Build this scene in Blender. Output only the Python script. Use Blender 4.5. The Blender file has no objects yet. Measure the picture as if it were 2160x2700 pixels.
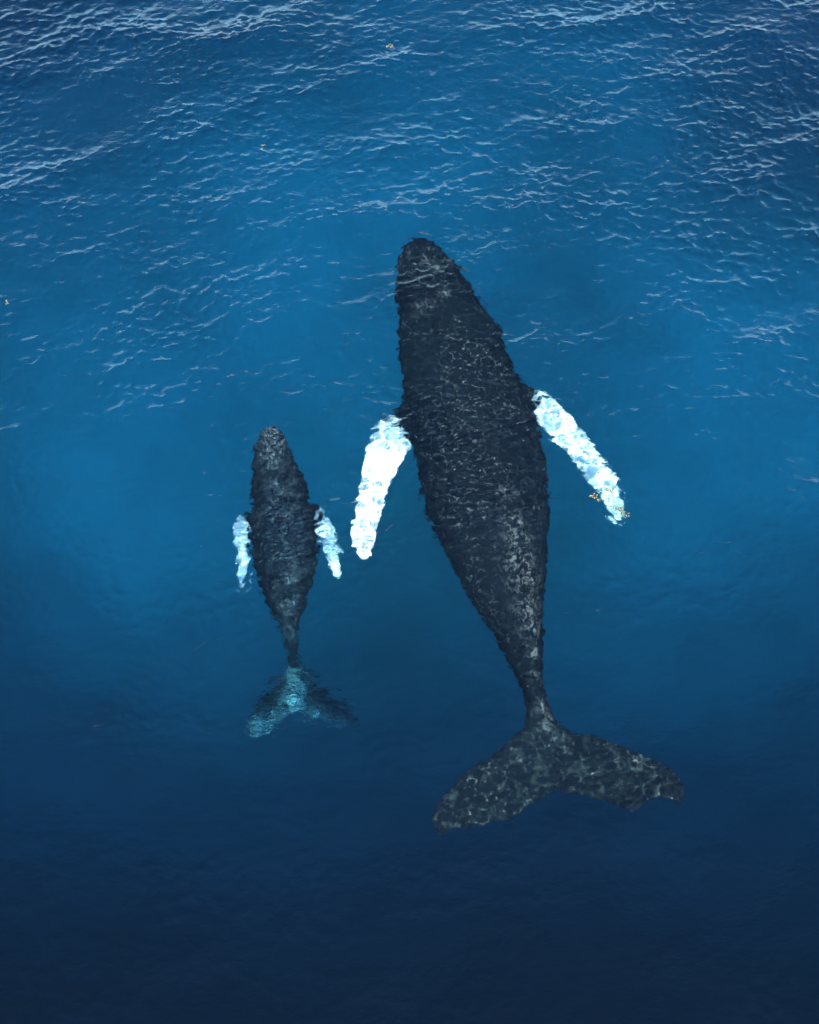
import bpy, bmesh, math, random
import numpy as np
from mathutils import Vector, Matrix, kdtree, noise

random.seed(7)
np.random.seed(11)
S = bpy.context.scene
COL = S.collection
R = math.radians

# ------------------------------------------------------------------ camera
PW, PH, FPX = 2160.0, 2700.0, 2708.0      # photograph frame and focal length in its pixels
CAM_H, PITCH = 21.0, R(25.0)
cam = bpy.data.cameras.new('camera')
cam.sensor_fit = 'VERTICAL'; cam.sensor_height = 24.0; cam.lens = 24.0 * FPX / PH
cam.clip_start = 0.5; cam.clip_end = 4000.0
cam_o = bpy.data.objects.new('camera', cam); COL.objects.link(cam_o)
cam_o.location = (0, 0, CAM_H); cam_o.rotation_euler = (PITCH, 0, 0)
S.camera = cam_o

def ray(px, py):
    v = Vector(((px - PW/2) / FPX, -(py - PH/2) / FPX, -1.0))
    return (Matrix.Rotation(PITCH, 3, 'X') @ v).normalized()

def at(px, py, z=0.0):
    """The point at height z (below the water when negative) seen at a pixel, through a flat water surface."""
    d = ray(px, py)
    p = Vector((0, 0, CAM_H)) + d * (CAM_H / -d.z)
    if z < 0:
        h = Vector((d.x, d.y, 0)) / 1.333
        t = Vector((h.x, h.y, -math.sqrt(1 - h.length_squared)))
        p = p + t * (z / t.z)
    else:
        p = p + d * (-z / -d.z)
    return p

# ------------------------------------------------------------------ light
HAZE = 16.0                                # radiance of the haze before the background's strength
sun_dir = ray(855, 1500)                   # the way the sunlight travels
elev = math.asin(-sun_dir.z)
azim = math.atan2(-sun_dir.x, -sun_dir.y)
world = bpy.data.worlds.new('World'); S.world = world; world.use_nodes = True
nt = world.node_tree; nt.nodes.clear()
sky = nt.nodes.new('ShaderNodeTexSky'); sky.sky_type = 'NISHITA'; sky.sun_disc = False
sky.sun_elevation = elev; sky.sun_rotation = azim
sky.air_density = 1.0; sky.dust_density = 0.0; sky.ozone_density = 8.0
bg = nt.nodes.new('ShaderNodeBackground'); bg.inputs['Strength'].default_value = 0.10
wo = nt.nodes.new('ShaderNodeOutputWorld')
# pale bright haze that thickens towards the horizon, as the waves mirror it
tcw = nt.nodes.new('ShaderNodeTexCoord'); sep = nt.nodes.new('ShaderNodeSeparateXYZ'); nt.links.new(tcw.outputs['Generated'], sep.inputs[0])
hz = nt.nodes.new('ShaderNodeMapRange'); hz.interpolation_type = 'SMOOTHERSTEP'
hz.inputs['From Min'].default_value = 0.50; hz.inputs['From Max'].default_value = 0.0
nt.links.new(sep.outputs[2], hz.inputs['Value'])
mxw = nt.nodes.new('ShaderNodeMix'); mxw.data_type = 'RGBA'; nt.links.new(hz.outputs[0], mxw.inputs[0])
nt.links.new(sky.outputs[0], mxw.inputs[6]); mxw.inputs[7].default_value = (HAZE*1.02, HAZE*0.97, HAZE*1.12, 1)
# thin broken cloud, which the small waves mirror in soft patches
cn = nt.nodes.new('ShaderNodeTexNoise'); cn.inputs['Scale'].default_value = 5.0; cn.inputs['Detail'].default_value = 7.0; cn.inputs['Roughness'].default_value = 0.6
nt.links.new(tcw.outputs['Generated'], cn.inputs['Vector'])
cr = nt.nodes.new('ShaderNodeMapRange'); cr.inputs['From Min'].default_value = 0.50; cr.inputs['From Max'].default_value = 0.72; cr.inputs['To Max'].default_value = 0.08
nt.links.new(cn.outputs[0], cr.inputs['Value'])
mxc = nt.nodes.new('ShaderNodeMix'); mxc.data_type = 'RGBA'; nt.links.new(cr.outputs[0], mxc.inputs[0])
nt.links.new(mxw.outputs[2], mxc.inputs[6]); mxc.inputs[7].default_value = (HAZE*0.95, HAZE*0.97, HAZE*1.05, 1)
nt.links.new(mxc.outputs[2], bg.inputs[0]); nt.links.new(bg.outputs[0], wo.inputs[0])

sun = bpy.data.lights.new('sun', 'SUN'); sun.energy = 5.0; sun.angle = R(0.5); sun.color = (1, 0.96, 0.9)
sun_o = bpy.data.objects.new('sun', sun); COL.objects.link(sun_o)
sun_o.rotation_euler = sun_dir.to_track_quat('-Z', 'Y').to_euler(); sun_o.location = -sun_dir * 60
sun.cycles.is_caustics_light = True
sun.cycles.use_multiple_importance_sampling = False

S.view_settings.view_transform = 'Standard'; S.view_settings.look = 'None'
S.view_settings.exposure = 1.85; S.view_settings.gamma = 1.0; S.view_settings.use_curve_mapping = False
cy = S.cycles
cy.max_bounces = 24; cy.volume_bounces = 5; cy.transmission_bounces = 12; cy.transparent_max_bounces = 12
cy.diffuse_bounces = 3; cy.glossy_bounces = 4
cy.caustics_refractive = True; cy.caustics_reflective = False
cy.sample_clamp_indirect = 3.0; cy.sample_clamp_direct = 0.0
cy.blur_glossy = 0.0
cy.use_denoising = True

# ------------------------------------------------------------------ helpers
def link(name, me, mat=None, parent=None):
    o = bpy.data.objects.new(name, me); COL.objects.link(o); o.parent = parent
    if mat: me.materials.append(mat)
    return o

def mesh_np(name, V, F):
    me = bpy.data.meshes.new(name)
    me.vertices.add(len(V)); me.vertices.foreach_set('co', np.asarray(V, np.float32).ravel())
    F = np.asarray(F, np.int32); n = F.shape[1]
    me.loops.add(F.size); me.loops.foreach_set('vertex_index', F.ravel())
    me.polygons.add(len(F)); me.polygons.foreach_set('loop_start', np.arange(0, F.size, n, dtype=np.int32))
    me.polygons.foreach_set('use_smooth', np.ones(len(F), bool))
    me.update(calc_edges=True); me.validate()
    return me

class NT:
    def __init__(s, name):
        s.m = bpy.data.materials.new(name); s.m.use_nodes = True
        s.t = s.m.node_tree; s.t.nodes.clear()
        s.out = s.t.nodes.new('ShaderNodeOutputMaterial')
    def n(s, kind, **kw):
        nd = s.t.nodes.new(kind)
        for k, v in kw.items(): setattr(nd, k, v)
        return nd
    def l(s, a, b): s.t.links.new(a, b)
    def math(s, op, a, b=None, clamp=False):
        nd = s.n('ShaderNodeMath', operation=op, use_clamp=clamp)
        for i, v in enumerate((a, b)):
            if v is None: continue
            if isinstance(v, (int, float)): nd.inputs[i].default_value = v
            else: s.l(v, nd.inputs[i])
        return nd.outputs[0]
    def noise(s, vec, scale, detail=4, rough=0.55, dist=0.0):
        nd = s.n('ShaderNodeTexNoise'); nd.inputs['Scale'].default_value = scale
        nd.inputs['Detail'].default_value = detail; nd.inputs['Roughness'].default_value = rough
        nd.inputs['Distortion'].default_value = dist
        if vec is not None: s.l(vec, nd.inputs['Vector'])
        return nd
    def ramp(s, fac, stops):
        nd = s.n('ShaderNodeValToRGB')
        el = nd.color_ramp.elements
        while len(el) < len(stops): el.new(0.5)
        for e, (p, c) in zip(el, stops):
            e.position = p; e.color = c if len(c) == 4 else (*c, 1)
        s.l(fac, nd.inputs[0]); return nd.outputs[0]
    def mix(s, fac, a, b):
        nd = s.n('ShaderNodeMix', data_type='RGBA')
        for i, v in ((0, fac), (6, a), (7, b)):
            if isinstance(v, (int, float)): nd.inputs[i].default_value = v
            elif isinstance(v, tuple): nd.inputs[i].default_value = (*v, 1) if len(v) == 3 else v
            else: s.l(v, nd.inputs[i])
        return nd.outputs[2]

# ------------------------------------------------------------------ water
SIG_A = (0.32, 0.051, 0.030)
SIG_S = (0.0008, 0.0035, 0.0045)
def water_material():
    w = NT('sea_water')
    geo = w.n('ShaderNodeNewGeometry')
    bump = w.n('ShaderNodeBump'); bump.inputs['Strength'].default_value = 1.0; bump.inputs['Distance'].default_value = 0.013
    mp = w.n('ShaderNodeMapping'); mp.inputs['Scale'].default_value = (1, 1.7, 1); mp.inputs['Rotation'].default_value = (0, 0, R(12))
    w.l(geo.outputs['Position'], mp.inputs[0])
    nz = w.noise(mp.outputs[0], 7.0, 3, 0.6, 0.4)
    w.l(nz.outputs[0], bump.inputs['Height'])
    gl = w.n('ShaderNodeBsdfGlass'); gl.inputs['Roughness'].default_value = 0.0; gl.inputs['IOR'].default_value = 1.333
    w.l(bump.outputs[0], gl.inputs['Normal'])
    w.l(gl.outputs[0], w.out.inputs['Surface'])
    return w.m


N, TILE = 1024, 40.0
def wave_field(seed, lmin, lmax, wind_deg, spread, slope_rms, chop):
    """Height and sideways displacement of one patch of sea from a random directional spectrum."""
    rng = np.random.RandomState(seed)
    k1 = np.fft.fftfreq(N, TILE / N) * 2 * np.pi
    KX, KY = np.meshgrid(k1, k1, indexing='xy'); K = np.hypot(KX, KY); K[0, 0] = 1
    th = np.arctan2(KY, KX) - R(wind_deg)
    P = K ** -4.0 * np.exp(-(2*np.pi/lmax / K) ** 2) * np.exp(-(K / (2*np.pi/lmin)) ** 2)
    D = spread + (1 - spread) * np.abs(np.cos(th)) ** 6
    Hk = np.sqrt(P * D) * (rng.normal(size=K.shape) + 1j * rng.normal(size=K.shape)); Hk[0, 0] = 0
    h = np.fft.ifft2(Hk).real
    sx = np.fft.ifft2(1j * KX * Hk).real; sy = np.fft.ifft2(1j * KY * Hk).real
    dx = np.fft.ifft2(-1j * KX / K * Hk).real; dy = np.fft.ifft2(-1j * KY / K * Hk).real
    f = slope_rms / math.sqrt((sx**2 + sy**2).mean())
    return h*f, -dx*f*chop, -dy*f*chop

def sample(A, X, Y):
    u = (X / TILE * N) % N; v = (Y / TILE * N) % N
    i = np.floor(u).astype(int) % N; j = np.floor(v).astype(int) % N; fu = u - np.floor(u); fv = v - np.floor(v)
    i2 = (i + 1) % N; j2 = (j + 1) % N
    return (A[j, i]*(1-fu)+A[j, i2]*fu)*(1-fv) + (A[j2, i]*(1-fu)+A[j2, i2]*fu)*fv

def graded(lo, hi, step, far):
    c = list(np.arange(lo, hi + step/2, step)); s = step; a = [lo]; b = [hi]
    while b[-1] < far or a[-1] > -far:
        s = min(s * 1.12, 40.0)
        a.append(a[-1] - s); b.append(b[-1] + s)
    return np.array(a[:0:-1] + c + b[1:])

def smooth(e0, e1, x):
    t = np.clip((x - e0) / (e1 - e0), 0, 1); return t*t*(3-2*t)

def make_water(mat):
    xs = graded(-14.0, 14.0, 0.038, 700.0); ys = graded(-2.0, 29.0, 0.038, 700.0)
    X, Y = np.meshgrid(xs, ys, indexing='xy')
    waves = [wave_field(3, 0.9, 4.5, 106, 0.08, 0.082, 1.1),
             wave_field(5, 0.18, 0.6, 108, 0.30, 0.13, 1.1),
             wave_field(8, 0.12, 0.30, 92, 0.34, 0.20, 0.7)]
    gust = wave_field(21, 6.0, 20.0, 100, 0.6, 1.0, 0)[0]; gust = gust / gust.std()
    g = sample(gust, X, Y)
    cat = wave_field(33, 1.5, 5.0, 100, 0.8, 1.0, 0)[0]; cat = sample(cat / cat.std(), X, Y)     # cat's paws
    swell = sample(waves[0][0], X, Y); swell = swell / swell.std()
    rough = (0.40 + 0.26 * smooth(4.5, 9.5, Y) + 0.30 * smooth(11.0, 21.0, Y + 1.2 * g)) * (1 + 0.15 * g)
    rough = rough * np.clip(1 + 0.26 * cat + 0.14 * swell, 0.35, 1.9)
    far = np.hypot(X, Y - 13)
    fades = [1 - smooth(60, 160, far), 1 - smooth(18, 45, far), 1 - smooth(17, 30, far)]
    Z = np.zeros_like(X); PX = X.copy(); PY = Y.copy()
    for k, (wv, fd) in enumerate(zip(waves, fades)):
        a = fd * ((0.5 + 0.5 * rough) if k == 0 else rough)
        Z += sample(wv[0], X, Y) * a; PX += sample(wv[1], X, Y) * a; PY += sample(wv[2], X, Y) * a
    ny, nx = X.shape
    global CREST
    CREST = float(Z.max()) + 0.02
    V = np.stack([PX, PY, Z], -1).reshape(-1, 3)
    idx = np.arange(nx*ny).reshape(ny, nx)
    F = np.stack([idx[:-1, :-1], idx[:-1, 1:], idx[1:, 1:], idx[1:, :-1]], -1).reshape(-1, 4)
    # walls and floor that close the body of water
    rim = list(idx[0, :-1]) + list(idx[:-1, -1]) + list(idx[-1, :0:-1]) + list(idx[:0:-1, 0])
    n0 = len(V); low = V[rim].copy(); low[:, 2] = -110.0
    V = np.vstack([V, low, [[0, 0, -110.0]]]); c = len(V) - 1
    F = list(map(tuple, F))
    m = len(rim); quads = []
    for i in range(m):
        j = (i + 1) % m
        quads.append((rim[j], rim[i], n0 + i, n0 + j))
    Q = np.vstack([np.array(F, np.int32), np.array(quads, np.int32)])
    me = mesh_np('sea_water', V, Q)
    bm = bmesh.new(); bm.from_mesh(me)
    bm.verts.ensure_lookup_table()
    bot = bm.faces.new([bm.verts[n0 + i] for i in range(m)][::-1])
    bmesh.ops.delete(bm, geom=[bm.verts[c]], context='VERTS')
    bot.normal_update()
    if bot.normal.z > 0: bot.normal_flip()
    for f in bm.faces:
        if abs(f.normal.z) < 0.01 or f is bot: f.smooth = False
    bm.to_mesh(me); bm.free()
    o = link('sea_water', me, mat)
    o['kind'] = 'structure'; o['label'] = 'deep blue rippled sea surface over clear water'
    o.cycles.is_caustics_caster = True
    return o

water = make_water(water_material())

# the body of the water: clear blue depth that tints, dims and veils whatever lies in it
def make_depths():
    w = NT('clear_blue_depths')
    ab = w.n('ShaderNodeVolumeAbsorption'); sc = w.n('ShaderNodeVolumeScatter'); ad = w.n('ShaderNodeAddShader')
    # absorption node: sigma_a = (1 - colour) * density ; scatter node: sigma_s = colour * density
    ab.inputs['Density'].default_value = 1.0; ab.inputs['Color'].default_value = (1 - SIG_A[0], 1 - SIG_A[1], 1 - SIG_A[2], 1)
    sc.inputs['Density'].default_value = 1.0; sc.inputs['Color'].default_value = (*SIG_S, 1); sc.inputs['Anisotropy'].default_value = 0.0
    w.l(ab.outputs[0], ad.inputs[0]); w.l(sc.outputs[0], ad.inputs[1]); w.l(ad.outputs[0], w.out.inputs['Volume'])
    bm = bmesh.new(); bmesh.ops.create_cube(bm, size=1.0)
    for v in bm.verts: v.co = Vector((v.co.x * 1300, v.co.y * 1300, CREST if v.co.z > 0 else -105.0))
    me = bpy.data.meshes.new('sea_depths'); bm.to_mesh(me); bm.free()
    o = link('sea_depths', me, w.m)
    o['kind'] = 'structure'; o['label'] = 'clear deep blue water below the surface'
make_depths()

# ------------------------------------------------------------------ unseen sea bed, added to brighten the water
def make_bed():
    s = NT('added_bed_sand')
    geo = s.n('ShaderNodeNewGeometry'); nz = s.noise(geo.outputs['Position'], 0.15, 6, 0.6)
    at_ = s.n('ShaderNodeAttribute', attribute_name='dark_fade')
    sand = s.ramp(nz.outputs[0], [(0.35, (0.46, 0.48, 0.44)), (0.62, (0.76, 0.74, 0.68))])
    c = s.mix(at_.outputs['Fac'], sand, (0.015, 0.022, 0.018))  # dark outer tone paints in the dimming of the water towards the edges
    b = s.n('ShaderNodeBsdfDiffuse'); s.l(c, b.inputs[0]); s.l(b.outputs[0], s.out.inputs['Surface'])
    xs = graded(-40, 40, 1.0, 560.0); ys = xs.copy()
    X, Y = np.meshgrid(xs, ys, indexing='xy')
    nz = np.array([[noise.noise(Vector((x*0.10, y*0.10, 3))) for x in xs] for y in ys])
    r = np.hypot((X - BED[0]) / BED[2], (Y - BED[1]) / np.where(Y < BED[1], BED[3], BED[4])) + nz * 0.12
    Z = -7.0 - 14.0 * smooth(0.2, 1.4, r) - 50.0 * smooth(1.2, 4.0, r)
    ny, nx = X.shape; idx = np.arange(nx*ny).reshape(ny, nx)
    F = np.stack([idx[:-1, :-1], idx[:-1, 1:], idx[1:, 1:], idx[1:, :-1]], -1).reshape(-1, 4)
    me = mesh_np('added_sea_bed', np.stack([X, Y, Z], -1).reshape(-1, 3), F)
    a = me.attributes.new('dark_fade', 'FLOAT', 'POINT'); a.data.foreach_set('value', smooth(-0.05, 1.35, r).ravel().astype(np.float32))
    o = link('added_sea_bed', me, s.m)
    o['kind'] = 'structure'; o['label'] = 'pale sand bank added under the water to brighten it, painted darker outwards'
BED = (1.0, 14.0, 38.0, 12.6, 40.0)      # middle of the added sand bank, its reach sideways, towards and away from the camera
make_bed()

# ------------------------------------------------------------------ whales
def catmull(P, n):
    """Resample rows of P smoothly, n steps per span."""
    P = np.asarray(P, float); Q = np.vstack([2*P[0]-P[1], P, 2*P[-1]-P[-2]]); out = []
    for i in range(1, len(Q)-2):
        for t in np.arange(n) / n:
            a, b, c, d = Q[i-1], Q[i], Q[i+1], Q[i+2]
            out.append(0.5*((2*b) + (c-a)*t + (2*a-5*b+4*c-d)*t*t + (3*b-a-3*c+d)*t**3))
    out.append(P[-1]); return np.array(out)

def loft(stations, seg=48, n=5, power=2.0, ridge=0.0, keel=0.0):
    """stations: left px, left py, right px, right py, z of the widest level, half height above, half height below.
    Returns vertices, faces and the share 0..1 along the loft of every vertex."""
    rows = []
    for (lx, ly, rx, ry, z, up, dn, *sp) in stations:
        L = at(lx, ly, z); Rr = at(rx, ry, z)
        rows.append([*L, *Rr, up, dn, sp[0] if sp else 0.0])
    rows = catmull(rows, n)
    V, T, F = [], [], []
    m = len(rows)
    for k, r in enumerate(rows):
        L = Vector(r[0:3]); Rr = Vector(r[3:6]); c = (L + Rr) / 2; a = (Rr - L) / 2
        up, dn, sp = max(r[6], .004), max(r[7], .004), r[8]
        for j in range(seg):
            th = 2*math.pi*j/seg; cs, sn = math.cos(th), math.sin(th)
            x = math.copysign(abs(cs) ** (2/power), cs); y = math.copysign(abs(sn) ** (2/power), sn)
            hgt = (up if y > 0 else dn) * y
            if y > 0 and ridge: hgt += ridge * up * math.exp(-((x - sp) / 0.16) ** 2) * min(1, y*1.5)
            p = c + a * x + Vector((0, 0, hgt))
            V.append(p); T.append(k/(m-1))
    for k in range(m-1):
        for j in range(seg):
            j2 = (j+1) % seg
            F.append((k*seg+j, k*seg+j2, (k+1)*seg+j2, (k+1)*seg+j))
    for k, rev in ((0, False), (m-1, True)):
        c = Vector((0, 0, 0))
        for j in range(seg): c += V[k*seg+j]
        V.append(c/seg); T.append(0.0 if k == 0 else 1.0); ci = len(V)-1
        for j in range(seg):
            j2 = (j+1) % seg
            F.append((ci, k*seg+j2, k*seg+j) if not rev else (ci, k*seg+j, k*seg+j2))
    return V, F, T

def skin_material(name, dark, mottle, scar_caustic, sc=1.0, flipfrac=0.16, tailcol=(0.026, 0.035, 0.036), backcol=(0.13, 0.145, 0.15), tailcut=0.53):
    s = NT(name)
    tc = s.n('ShaderNodeTexCoord'); P = tc.outputs['Object']
    n1 = s.noise(P, 1.6*sc, 8, 0.65, 0.3); n2 = s.noise(P, 9.0*sc, 6, 0.7, 0.2); n3 = s.noise(P, 0.8*sc, 5, 0.6)
    m = s.math('MULTIPLY', n1.outputs[0], n2.outputs[0])
    base = s.ramp(m, [(0.14, dark), (0.30, tuple(v*1.5 for v in dark)), (0.46, mottle)])
    # scar lines that also paint in the web of focused sunlight, only in places
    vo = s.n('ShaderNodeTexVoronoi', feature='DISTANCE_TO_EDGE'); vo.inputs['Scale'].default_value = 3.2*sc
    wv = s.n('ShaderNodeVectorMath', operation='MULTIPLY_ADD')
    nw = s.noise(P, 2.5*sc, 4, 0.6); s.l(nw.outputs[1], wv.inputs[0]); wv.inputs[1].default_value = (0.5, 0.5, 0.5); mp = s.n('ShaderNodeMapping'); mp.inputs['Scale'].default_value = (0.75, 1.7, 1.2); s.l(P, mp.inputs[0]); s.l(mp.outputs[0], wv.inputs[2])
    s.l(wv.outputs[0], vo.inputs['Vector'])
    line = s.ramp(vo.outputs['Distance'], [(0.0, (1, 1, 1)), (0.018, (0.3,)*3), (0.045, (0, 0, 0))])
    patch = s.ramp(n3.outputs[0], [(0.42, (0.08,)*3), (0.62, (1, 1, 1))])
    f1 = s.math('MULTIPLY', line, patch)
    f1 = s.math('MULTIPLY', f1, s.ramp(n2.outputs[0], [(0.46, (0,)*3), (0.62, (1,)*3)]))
    base = s.mix(s.math('MULTIPLY', f1, scar_caustic), base, (0.35, 0.37, 0.38))
    # barnacle and scar spots
    v2 = s.n('ShaderNodeTexVoronoi'); v2.inputs['Scale'].default_value = 5.5*sc; s.l(P, v2.inputs['Vector'])
    spot = s.ramp(v2.outputs['Distance'], [(0.05, (1,)*3), (0.12, (0,)*3)])
    sel = s.n('ShaderNodeSeparateColor'); s.l(v2.outputs['Color'], sel.inputs[0])
    pick = s.math('GREATER_THAN', sel.outputs[0], 0.8)
    base = s.mix(s.math('MULTIPLY', s.math('MULTIPLY', spot, pick), 0.5), base, (0.3, 0.3, 0.29))
    # tail mottling and back scars, with bright caustic patches painted into both
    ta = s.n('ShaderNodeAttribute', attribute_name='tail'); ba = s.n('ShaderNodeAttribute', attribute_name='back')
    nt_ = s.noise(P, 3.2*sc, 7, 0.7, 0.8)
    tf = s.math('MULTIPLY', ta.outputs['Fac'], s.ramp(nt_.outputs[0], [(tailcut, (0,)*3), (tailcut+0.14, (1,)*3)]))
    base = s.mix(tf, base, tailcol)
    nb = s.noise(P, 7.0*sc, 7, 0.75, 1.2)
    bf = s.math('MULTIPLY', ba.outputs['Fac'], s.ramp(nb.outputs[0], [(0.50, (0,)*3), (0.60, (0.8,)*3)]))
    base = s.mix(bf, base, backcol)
    # white flippers, with the dark shoulder running unevenly into them
    at_ = s.n('ShaderNodeAttribute', attribute_name='flipper')
    nf = s.noise(P, 3.0*sc, 6, 0.7, 0.6)
    edge = s.math('ADD', at_.outputs['Fac'], s.math('MULTIPLY', s.math('SUBTRACT', nf.outputs[0], 0.5), 0.32))
    wf = s.ramp(edge, [(flipfrac, (0,)*3), (flipfrac+0.035, (1,)*3)])
    nfl = s.noise(P, 14*sc, 5, 0.7)
    fl = s.ramp(nfl.outputs[0], [(0.3, (0.72, 0.74, 0.73)), (0.45, (0.90, 0.90, 0.89))])
    col = s.mix(wf, base, fl)
    b = s.n('ShaderNodeBsdfPrincipled'); s.l(col, b.inputs['Base Color']); b.inputs['Roughness'].default_value = 0.55
    b.inputs['Specular IOR Level'].default_value = 0.0
    bp = s.n('ShaderNodeBump'); bp.inputs['Strength'].default_value = 0.2; bp.inputs['Distance'].default_value = 0.02
    s.l(n2.outputs[0], bp.inputs['Height']); s.l(bp.outputs[0], b.inputs['Normal'])
    s.l(b.outputs[0], s.out.inputs['Surface'])
    return s.m

def make_whale(name, pieces, bumps, voxel, mat, label, tail=(), back=()):
    """pieces: (loft result, is_flipper). The lofts are fused into one skin by a voxel remesh."""
    V, F, tag_ = [], [], []
    for (v, f, t), flip in pieces:
        o = len(V); V += v; F += [tuple(i+o for i in q) for q in f]; tag_ += [(flip, x) for x in t]
    for c, r, sx in bumps:                        # knobs and barnacles of the head, the stub of the back fin
        bm = bmesh.new(); bmesh.ops.create_icosphere(bm, subdivisions=2, radius=r)
        for q in bm.verts: q.co = Vector((q.co.x*sx[0], q.co.y*sx[1], q.co.z*sx[2])) + c
        o = len(V); V += [q.co.copy() for q in bm.verts]; F += [tuple(q.index+o for q in f.verts) for f in bm.faces]
        tag_ += [(False, 0)]*len(bm.verts); bm.free()
    me = bpy.data.meshes.new(name); me.from_pydata([tuple(v) for v in V], [], F); me.update()
    bm = bmesh.new(); bm.from_mesh(me); bmesh.ops.recalc_face_normals(bm, faces=bm.faces); bm.to_mesh(me); bm.free()
    tmp = bpy.data.objects.new('tmp', me); COL.objects.link(tmp)
    md = tmp.modifiers.new('r', 'REMESH'); md.mode = 'VOXEL'; md.voxel_size = voxel; md.use_smooth_shade = True
    sm = tmp.modifiers.new('s', 'SMOOTH'); sm.factor = 0.5; sm.iterations = 3
    dg = bpy.context.evaluated_depsgraph_get(); fin = bpy.data.meshes.new_from_object(tmp.evaluated_get(dg))
    bpy.data.objects.remove(tmp); fin.name = name
    kd = kdtree.KDTree(len(V))
    for i, v in enumerate(V): kd.insert(v, i)
    kd.balance()
    vals = np.zeros(len(fin.vertices), np.float32)
    for i, v in enumerate(fin.vertices):
        fl, t = tag_[kd.find(v.co)[1]]
        if fl: vals[i] = t
    a = fin.attributes.new('flipper', 'FLOAT', 'POINT'); a.data.foreach_set('value', vals)
    # pale marks and painted caustic light on tail and back, as shares of the way along two lines of points
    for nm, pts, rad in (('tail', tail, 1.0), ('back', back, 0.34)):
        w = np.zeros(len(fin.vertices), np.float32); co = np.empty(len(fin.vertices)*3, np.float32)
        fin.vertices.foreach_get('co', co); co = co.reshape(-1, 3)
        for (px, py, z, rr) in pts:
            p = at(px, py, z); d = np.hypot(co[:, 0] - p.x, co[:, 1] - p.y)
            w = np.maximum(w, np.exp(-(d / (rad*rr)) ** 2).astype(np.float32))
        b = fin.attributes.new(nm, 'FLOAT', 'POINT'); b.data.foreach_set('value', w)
    o = link(name, fin, mat); o['label'] = label; o['category'] = 'whale'
    o.cycles.is_caustics_receiver = True
    return o

def lift(st, dz):
    """Raise a flipper's outer stations by dz, its root staying put."""
    m = len(st) - 1
    return [(*q[:4], q[4] + dz * min(1, 2.5*i/m), *q[5:]) for i, q in enumerate(st)]

def deeper(st): return [(*q[:4], q[4] - .6, *q[5:]) for q in st]

# the mother, left and right edge of the back read at a depth of about a metre and a half
B = [ # lx, ly, rx, ry, z, up, down, spine offset
 (1098,622,1122,620,-0.75,.05,.06,0), (1072,640,1142,634,-0.80,.16,.20,0), (1054,670,1176,664,-0.90,.28,.34,0),
 (1047,716,1213,708,-1.00,.42,.55,0), (1043,776,1250,768,-1.10,.55,.75,.0), (1047,838,1290,826,-1.20,.68,.95,.0),
 (1049,898,1326,880,-1.28,.80,1.1,.0), (1055,956,1346,938,-1.32,.88,1.2,.0), (1062,1020,1364,1000,-1.35,.95,1.3,.0),
 (1076,1090,1396,1066,-1.38,1.0,1.3,.05), (1090,1160,1420,1140,-1.38,1.0,1.3,.10), (1101,1238,1438,1220,-1.35,1.0,1.2,.2),
 (1114,1312,1444,1300,-1.32,.98,1.15,.30), (1134,1380,1446,1376,-1.30,.95,1.1,.38), (1176,1456,1443,1456,-1.28,.92,1.0,.45),
 (1205,1515,1440,1522,-1.25,.90,.9,.52), (1240,1575,1436,1583,-1.22,.85,.8,.55), (1276,1636,1435,1650,-1.2,.78,.75,.55),
 (1312,1696,1431,1716,-1.2,.70,.65,.6), (1342,1752,1432,1772,-1.2,.60,.55,.5), (1373,1812,1438,1828,-1.18,.50,.45,.3),
 (1388,1856,1447,1864,-1.15,.38,.35,.2), (1382,1900,1470,1902,-1.1,.26,.22,.1), (1392,1940,1500,1940,-1.08,.18,.16,0), (1420,1990,1500,1990,-1.06,.12,.12,0)]
FL = [(1432,1888,1467,2086,-1.08,.16,.14),(1378,1917,1436,2102,-1.05,.14,.13),(1333,1956,1393,2130,-1.0,.12,.11),(1287,1993,1352,2160,-0.95,.10,.10),
 (1240,2023,1304,2170,-0.9,.09,.09),(1189,2072,1249,2184,-0.85,.08,.08),(1156,2110,1192,2190,-0.8,.06,.06),(1136,2160,1162,2208,-0.78,.035,.035)]
FR = [(1448,1888,1467,2086,-1.08,.16,.14),(1505,1921,1495,2097,-1.05,.14,.13),(1560,1935,1551,2107,-1.0,.12,.11),(1607,1949,1616,2123,-0.95,.11,.10),
 (1667,1977,1672,2140,-0.9,.09,.09),(1713,2000,1716,2112,-0.88,.08,.08),(1772,2032,1762,2112,-0.85,.06,.06),(1804,2076,1796,2128,-0.82,.035,.035)]
PL = [(1090,1010,1110,1150,-1.5,.22,.22),(1056,1062,1088,1160,-1.45,.2,.2),(1004,1114,1084,1176,-1.35,.16,.16),(966,1168,1072,1206,-1.25,.13,.13),(958,1230,1050,1242,-1.2,.12,.12),
 (946,1290,1026,1298,-1.15,.11,.11),(936,1340,1010,1346,-1.1,.10,.10),(929,1392,1000,1392,-1.1,.09,.09),(930,1436,990,1430,-1.1,.07,.07),(954,1474,976,1470,-1.1,.03,.03)]
PR = [(1360,980,1350,1100,-1.5,.22,.22),(1388,1008,1394,1090,-1.4,.2,.2),(1440,1044,1416,1110,-1.3,.16,.16),(1496,1088,1450,1152,-1.25,.13,.13),(1540,1146,1492,1190,-1.3,.12,.12),
 (1576,1194,1526,1232,-1.35,.11,.11),(1612,1236,1560,1278,-1.45,.10,.10),(1636,1280,1590,1316,-1.7,.08,.08),(1648,1330,1606,1350,-1.9,.06,.06),(1640,1378,1622,1380,-2.0,.03,.03)]
mother_bumps = []
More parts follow.
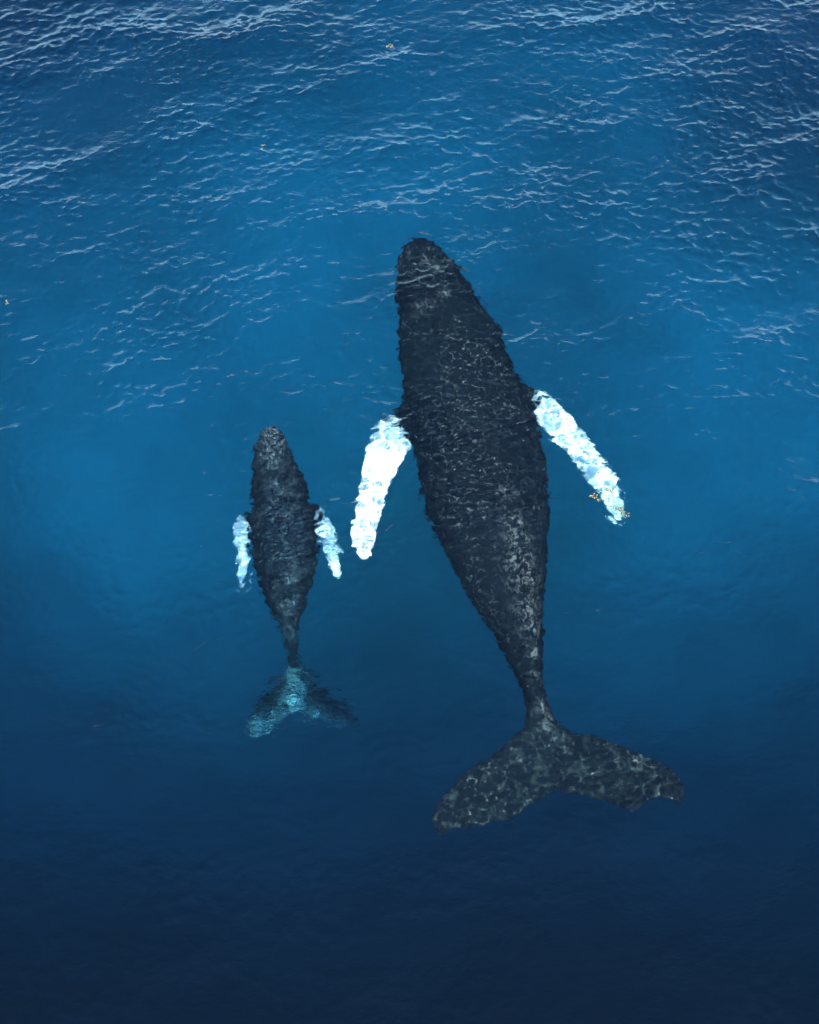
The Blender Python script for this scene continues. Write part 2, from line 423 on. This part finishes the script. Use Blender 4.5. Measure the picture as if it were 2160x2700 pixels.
for k in range(46):
    t = random.random(); y = 640 + 230*t
    cx = 1108 + 75*t; wd = 45 + 95*t
    x = cx + wd * random.choice((-1, 1)) * random.uniform(.45, .85) if k % 3 else cx + random.uniform(-8, 8)
    u = abs(x-cx)/(wd*1.25); zz = -0.82 - .35*t + (.2+.55*t)*math.sqrt(max(0, 1-u*u))
    mother_bumps.append((at(x, y, zz), random.uniform(.05, .085), (1, 1, .7)))
mother_bumps.append((at(1392, 1512, -0.38),   .42, (.5, 1.5, .55)))        # low back fin
mother_bumps.append((at(1160, 858, -0.42), .16, (1.2, 1.6, .7)))          # blowhole rise
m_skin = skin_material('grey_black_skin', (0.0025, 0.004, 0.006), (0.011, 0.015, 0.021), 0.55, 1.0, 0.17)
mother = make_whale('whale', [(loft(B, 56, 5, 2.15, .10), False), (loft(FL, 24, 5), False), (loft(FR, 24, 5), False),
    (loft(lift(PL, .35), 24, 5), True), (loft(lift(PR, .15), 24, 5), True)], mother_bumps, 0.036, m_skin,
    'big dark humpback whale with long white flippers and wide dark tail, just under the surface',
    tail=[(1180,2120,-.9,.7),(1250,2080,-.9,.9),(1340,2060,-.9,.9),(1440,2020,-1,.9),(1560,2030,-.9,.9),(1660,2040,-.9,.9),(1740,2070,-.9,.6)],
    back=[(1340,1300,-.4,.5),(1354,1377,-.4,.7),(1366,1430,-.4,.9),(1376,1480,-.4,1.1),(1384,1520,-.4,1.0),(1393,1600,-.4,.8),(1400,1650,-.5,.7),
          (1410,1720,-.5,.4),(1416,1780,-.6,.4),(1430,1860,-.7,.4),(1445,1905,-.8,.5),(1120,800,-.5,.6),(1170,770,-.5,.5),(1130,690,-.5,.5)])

CB = [(703,1126,724,1124,-0.45,.04,.05,0),(688,1140,742,1136,-0.5,.12,.16,0),(674,1172,758,1166,-0.6,.2,.26,0),(667,1216,776,1206,-0.7,.28,.36,0),
 (668,1262,794,1250,-0.8,.36,.46,0),(664,1312,812,1302,-0.9,.42,.52,0),(661,1366,832,1358,-0.95,.46,.56,.0),(662,1420,840,1414,-1.0,.46,.56,.0),
 (671,1478,836,1474,-1.05,.44,.52,.0),(682,1530,826,1526,-1.1,.42,.5,.0),(696,1576,812,1574,-1.15,.38,.44,.0),(714,1612,800,1610,-1.3,.36,.40,.0),
 (734,1646,788,1644,-1.6,.32,.34,.0),(746,1690,784,1688,-2.1,.28,.28,.0),(754,1730,782,1728,-2.8,.22,.22,.0),(755,1768,796,1768,-3.4,.15,.15,.0),(752,1800,812,1800,-3.8,.1,.1,0),(765,1840,808,1840,-4.0,.06,.06,0)]
CFL = [(775,1770,790,1874,-3.8,.10,.10),(738,1792,756,1898,-3.9,.08,.08),(700,1826,720,1922,-4.0,.07,.07),(668,1868,684,1930,-4.0,.05,.05),(646,1915,658,1930,-4.0,.02,.02)]
CFR = [(790,1768,792,1874,-3.8,.10,.10),(830,1796,830,1898,-3.9,.08,.08),(868,1822,872,1908,-4.0,.07,.07),(906,1848,912,1922,-4.0,.05,.05),(946,1886,944,1920,-4.0,.02,.02)]
CPL = [(690,1330,690,1400,-1.1,.12,.12),(655,1352,664,1404,-1.1,.1,.1),(626,1370,656,1408,-1.1,.08,.08),(618,1410,658,1430,-1.15,.07,.07),(624,1456,660,1462,-1.2,.06,.06),
 (626,1500,656,1502,-1.25,.05,.05),(632,1546,648,1546,-1.3,.02,.02)]
CPR = [(800,1310,800,1390,-1.1,.12,.12),(832,1330,832,1384,-1.1,.1,.1),(858,1348,842,1400,-1.15,.08,.08),(878,1392,848,1424,-1.2,.07,.07),(890,1440,858,1456,-1.25,.06,.06),
 (902,1484,870,1492,-1.3,.05,.05),(900,1522,884,1520,-1.35,.02,.02)]
calf_bumps = [(at(756, 1572, -1.34), .13, (.4, 1.6, .8)), (at(722, 1196, -0.40), .07, (1.2, 1.5, .7))]
for k in range(18):
    t = random.random(); y = 1140 + 90*t
    x = 716 + 6*t + (18 + 26*t)*random.uniform(-1, 1)
    calf_bumps.append((at(x, y, -0.40 - .06*t), random.uniform(.025, .045), (1, 1, .7)))
c_skin = skin_material('calf_skin', (0.004, 0.006, 0.009), (0.022, 0.029, 0.036), 0.25, 2.0, 0.24, (0.36, 0.50, 0.58), (0.15, 0.20, 0.24), 0.47)  # pale blue tail colour stands in for caustic patches and water veil
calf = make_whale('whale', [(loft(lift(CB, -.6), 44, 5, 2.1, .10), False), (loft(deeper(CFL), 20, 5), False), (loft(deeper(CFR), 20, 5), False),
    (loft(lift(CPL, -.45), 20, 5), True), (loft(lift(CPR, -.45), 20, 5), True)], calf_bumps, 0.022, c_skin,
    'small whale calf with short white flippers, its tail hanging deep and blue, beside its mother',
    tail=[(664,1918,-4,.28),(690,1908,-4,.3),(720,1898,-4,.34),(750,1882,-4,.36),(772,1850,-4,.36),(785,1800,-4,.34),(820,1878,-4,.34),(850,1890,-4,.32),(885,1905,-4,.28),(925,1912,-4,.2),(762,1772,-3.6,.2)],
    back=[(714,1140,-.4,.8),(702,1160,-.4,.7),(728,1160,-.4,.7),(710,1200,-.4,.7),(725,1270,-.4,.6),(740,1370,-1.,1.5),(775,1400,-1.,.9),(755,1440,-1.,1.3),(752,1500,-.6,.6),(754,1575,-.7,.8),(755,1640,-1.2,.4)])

# ------------------------------------------------------------------ drifting seaweed
def weed_material():
    s = NT('tan_seaweed')
    tc = s.n('ShaderNodeTexCoord'); nz = s.noise(tc.outputs['Object'], 25, 4)
    c = s.ramp(nz.outputs[0], [(0.35, (0.10, 0.07, 0.03)), (0.5, (0.22, 0.17, 0.08)), (0.68, (0.34, 0.30, 0.20))])
    b = s.n('ShaderNodeBsdfPrincipled'); s.l(c, b.inputs['Base Color']); b.inputs['Roughness'].default_value = 0.6
    s.l(b.outputs[0], s.out.inputs['Surface']); return s.m
M_WEED = weed_material()

def leaf_mesh(L, w):
    bm = bmesh.new(); rows = []
    for k, (t, ww, z) in enumerate(((0, .12, 0), (.3, .9, .06), (.6, 1, .09), (.85, .55, .05), (1, .06, 0))):
        rows.append([bm.verts.new((L*t, s_*w*ww/2, z*L*(1 if s_ else 1.5))) for s_ in (-1, 0, 1)])
    for a, b in zip(rows, rows[1:]):
        for i in (0, 1): bm.faces.new((a[i], b[i], b[i+1], a[i+1]))
    top = list(bm.faces); r = bmesh.ops.solidify(bm, geom=top, thickness=L*0.03)
    for f in bm.faces: f.smooth = True
    me = bpy.data.meshes.new('leaf'); bm.to_mesh(me); bm.free(); me.materials.append(M_WEED); return me
LEAVES = [leaf_mesh(0.085, 0.036), leaf_mesh(0.065, 0.034), leaf_mesh(0.05, 0.03)]

def sprig(px, py, length, rot, leaves, label):
    p = at(px, py, 0)
    hit, loc, nrm, _ = water.ray_cast(Vector((p.x, p.y, 3)), Vector((0, 0, -1)))
    z = (loc.z if hit else 0) + 0.012
    bm = bmesh.new(); n = 9; rings = []
    for k in range(n):
        t = k/(n-1); c = Vector((length*(t-.5), .12*length*math.sin(t*5), .01*math.sin(t*7))); r = .008*(1-.6*t)
        rings.append([bm.verts.new(c + Vector((0, r*math.cos(a), r*math.sin(a)))) for a in (0, 1.26, 2.51, 3.77, 5.03)])
    for a, b in zip(rings, rings[1:]):
        for i in range(5): bm.faces.new((a[i], a[(i+1) % 5], b[(i+1) % 5], b[i]))
    for k in range(4):                        # float bladders along the stem
        t = random.uniform(.1, .95)
        m = Matrix.Translation((length*(t-.5), .12*length*math.sin(t*5) + random.choice((-1, 1))*.016, .008))
        bmesh.ops.create_icosphere(bm, subdivisions=1, radius=.011, matrix=m)
    for f in bm.faces: f.smooth = True
    me = bpy.data.meshes.new('seaweed_sprig'); bm.to_mesh(me); bm.free()
    o = link('seaweed_sprig', me, M_WEED)
    o.location = (p.x, p.y, z); o.rotation_euler = (0, 0, R(rot))
    o['label'] = label; o['category'] = 'seaweed'; o['group'] = 'seaweed sprigs adrift on the sea'
    for k in range(leaves):
        t = (k + .5)/leaves; l = link('leaf', random.choice(LEAVES), None, o)
        l.location = (length*(t-.5), .12*length*math.sin(t*5), .004)
        l.rotation_euler = (random.uniform(-.3, .3), random.uniform(-.25, .1), (1 if k % 2 else -1) * R(random.uniform(35, 80)))
        s_ = random.uniform(.8, 1.25) * (1 if length > .15 else .8); l.scale = (s_, s_, s_)

sprig(1568, 1312, .26, -12, 13, 'tan seaweed sprig floating left of the white flipper tip of the big whale')
sprig(1604, 1294, .20, 8, 10, 'tan seaweed sprig lying over the narrow white middle of the outer flipper')
sprig(1635, 1346, .42, -18, 20, 'longest tan seaweed sprig, floating over the tip of the white flipper')
sprig(1027, 123, .20, 12, 9, 'pale seaweed scrap adrift in the choppy water near the top edge')
sprig(692, 379, .07, 40, 3, 'tiny pale seaweed scrap, upper of two in the upper left water')
sprig(690, 390, .07, -20, 3, 'tiny pale seaweed scrap, lower of two in the upper left water')
sprig(18, 797, .12, -60, 5, 'small pale seaweed scrap close to the left edge of the picture')
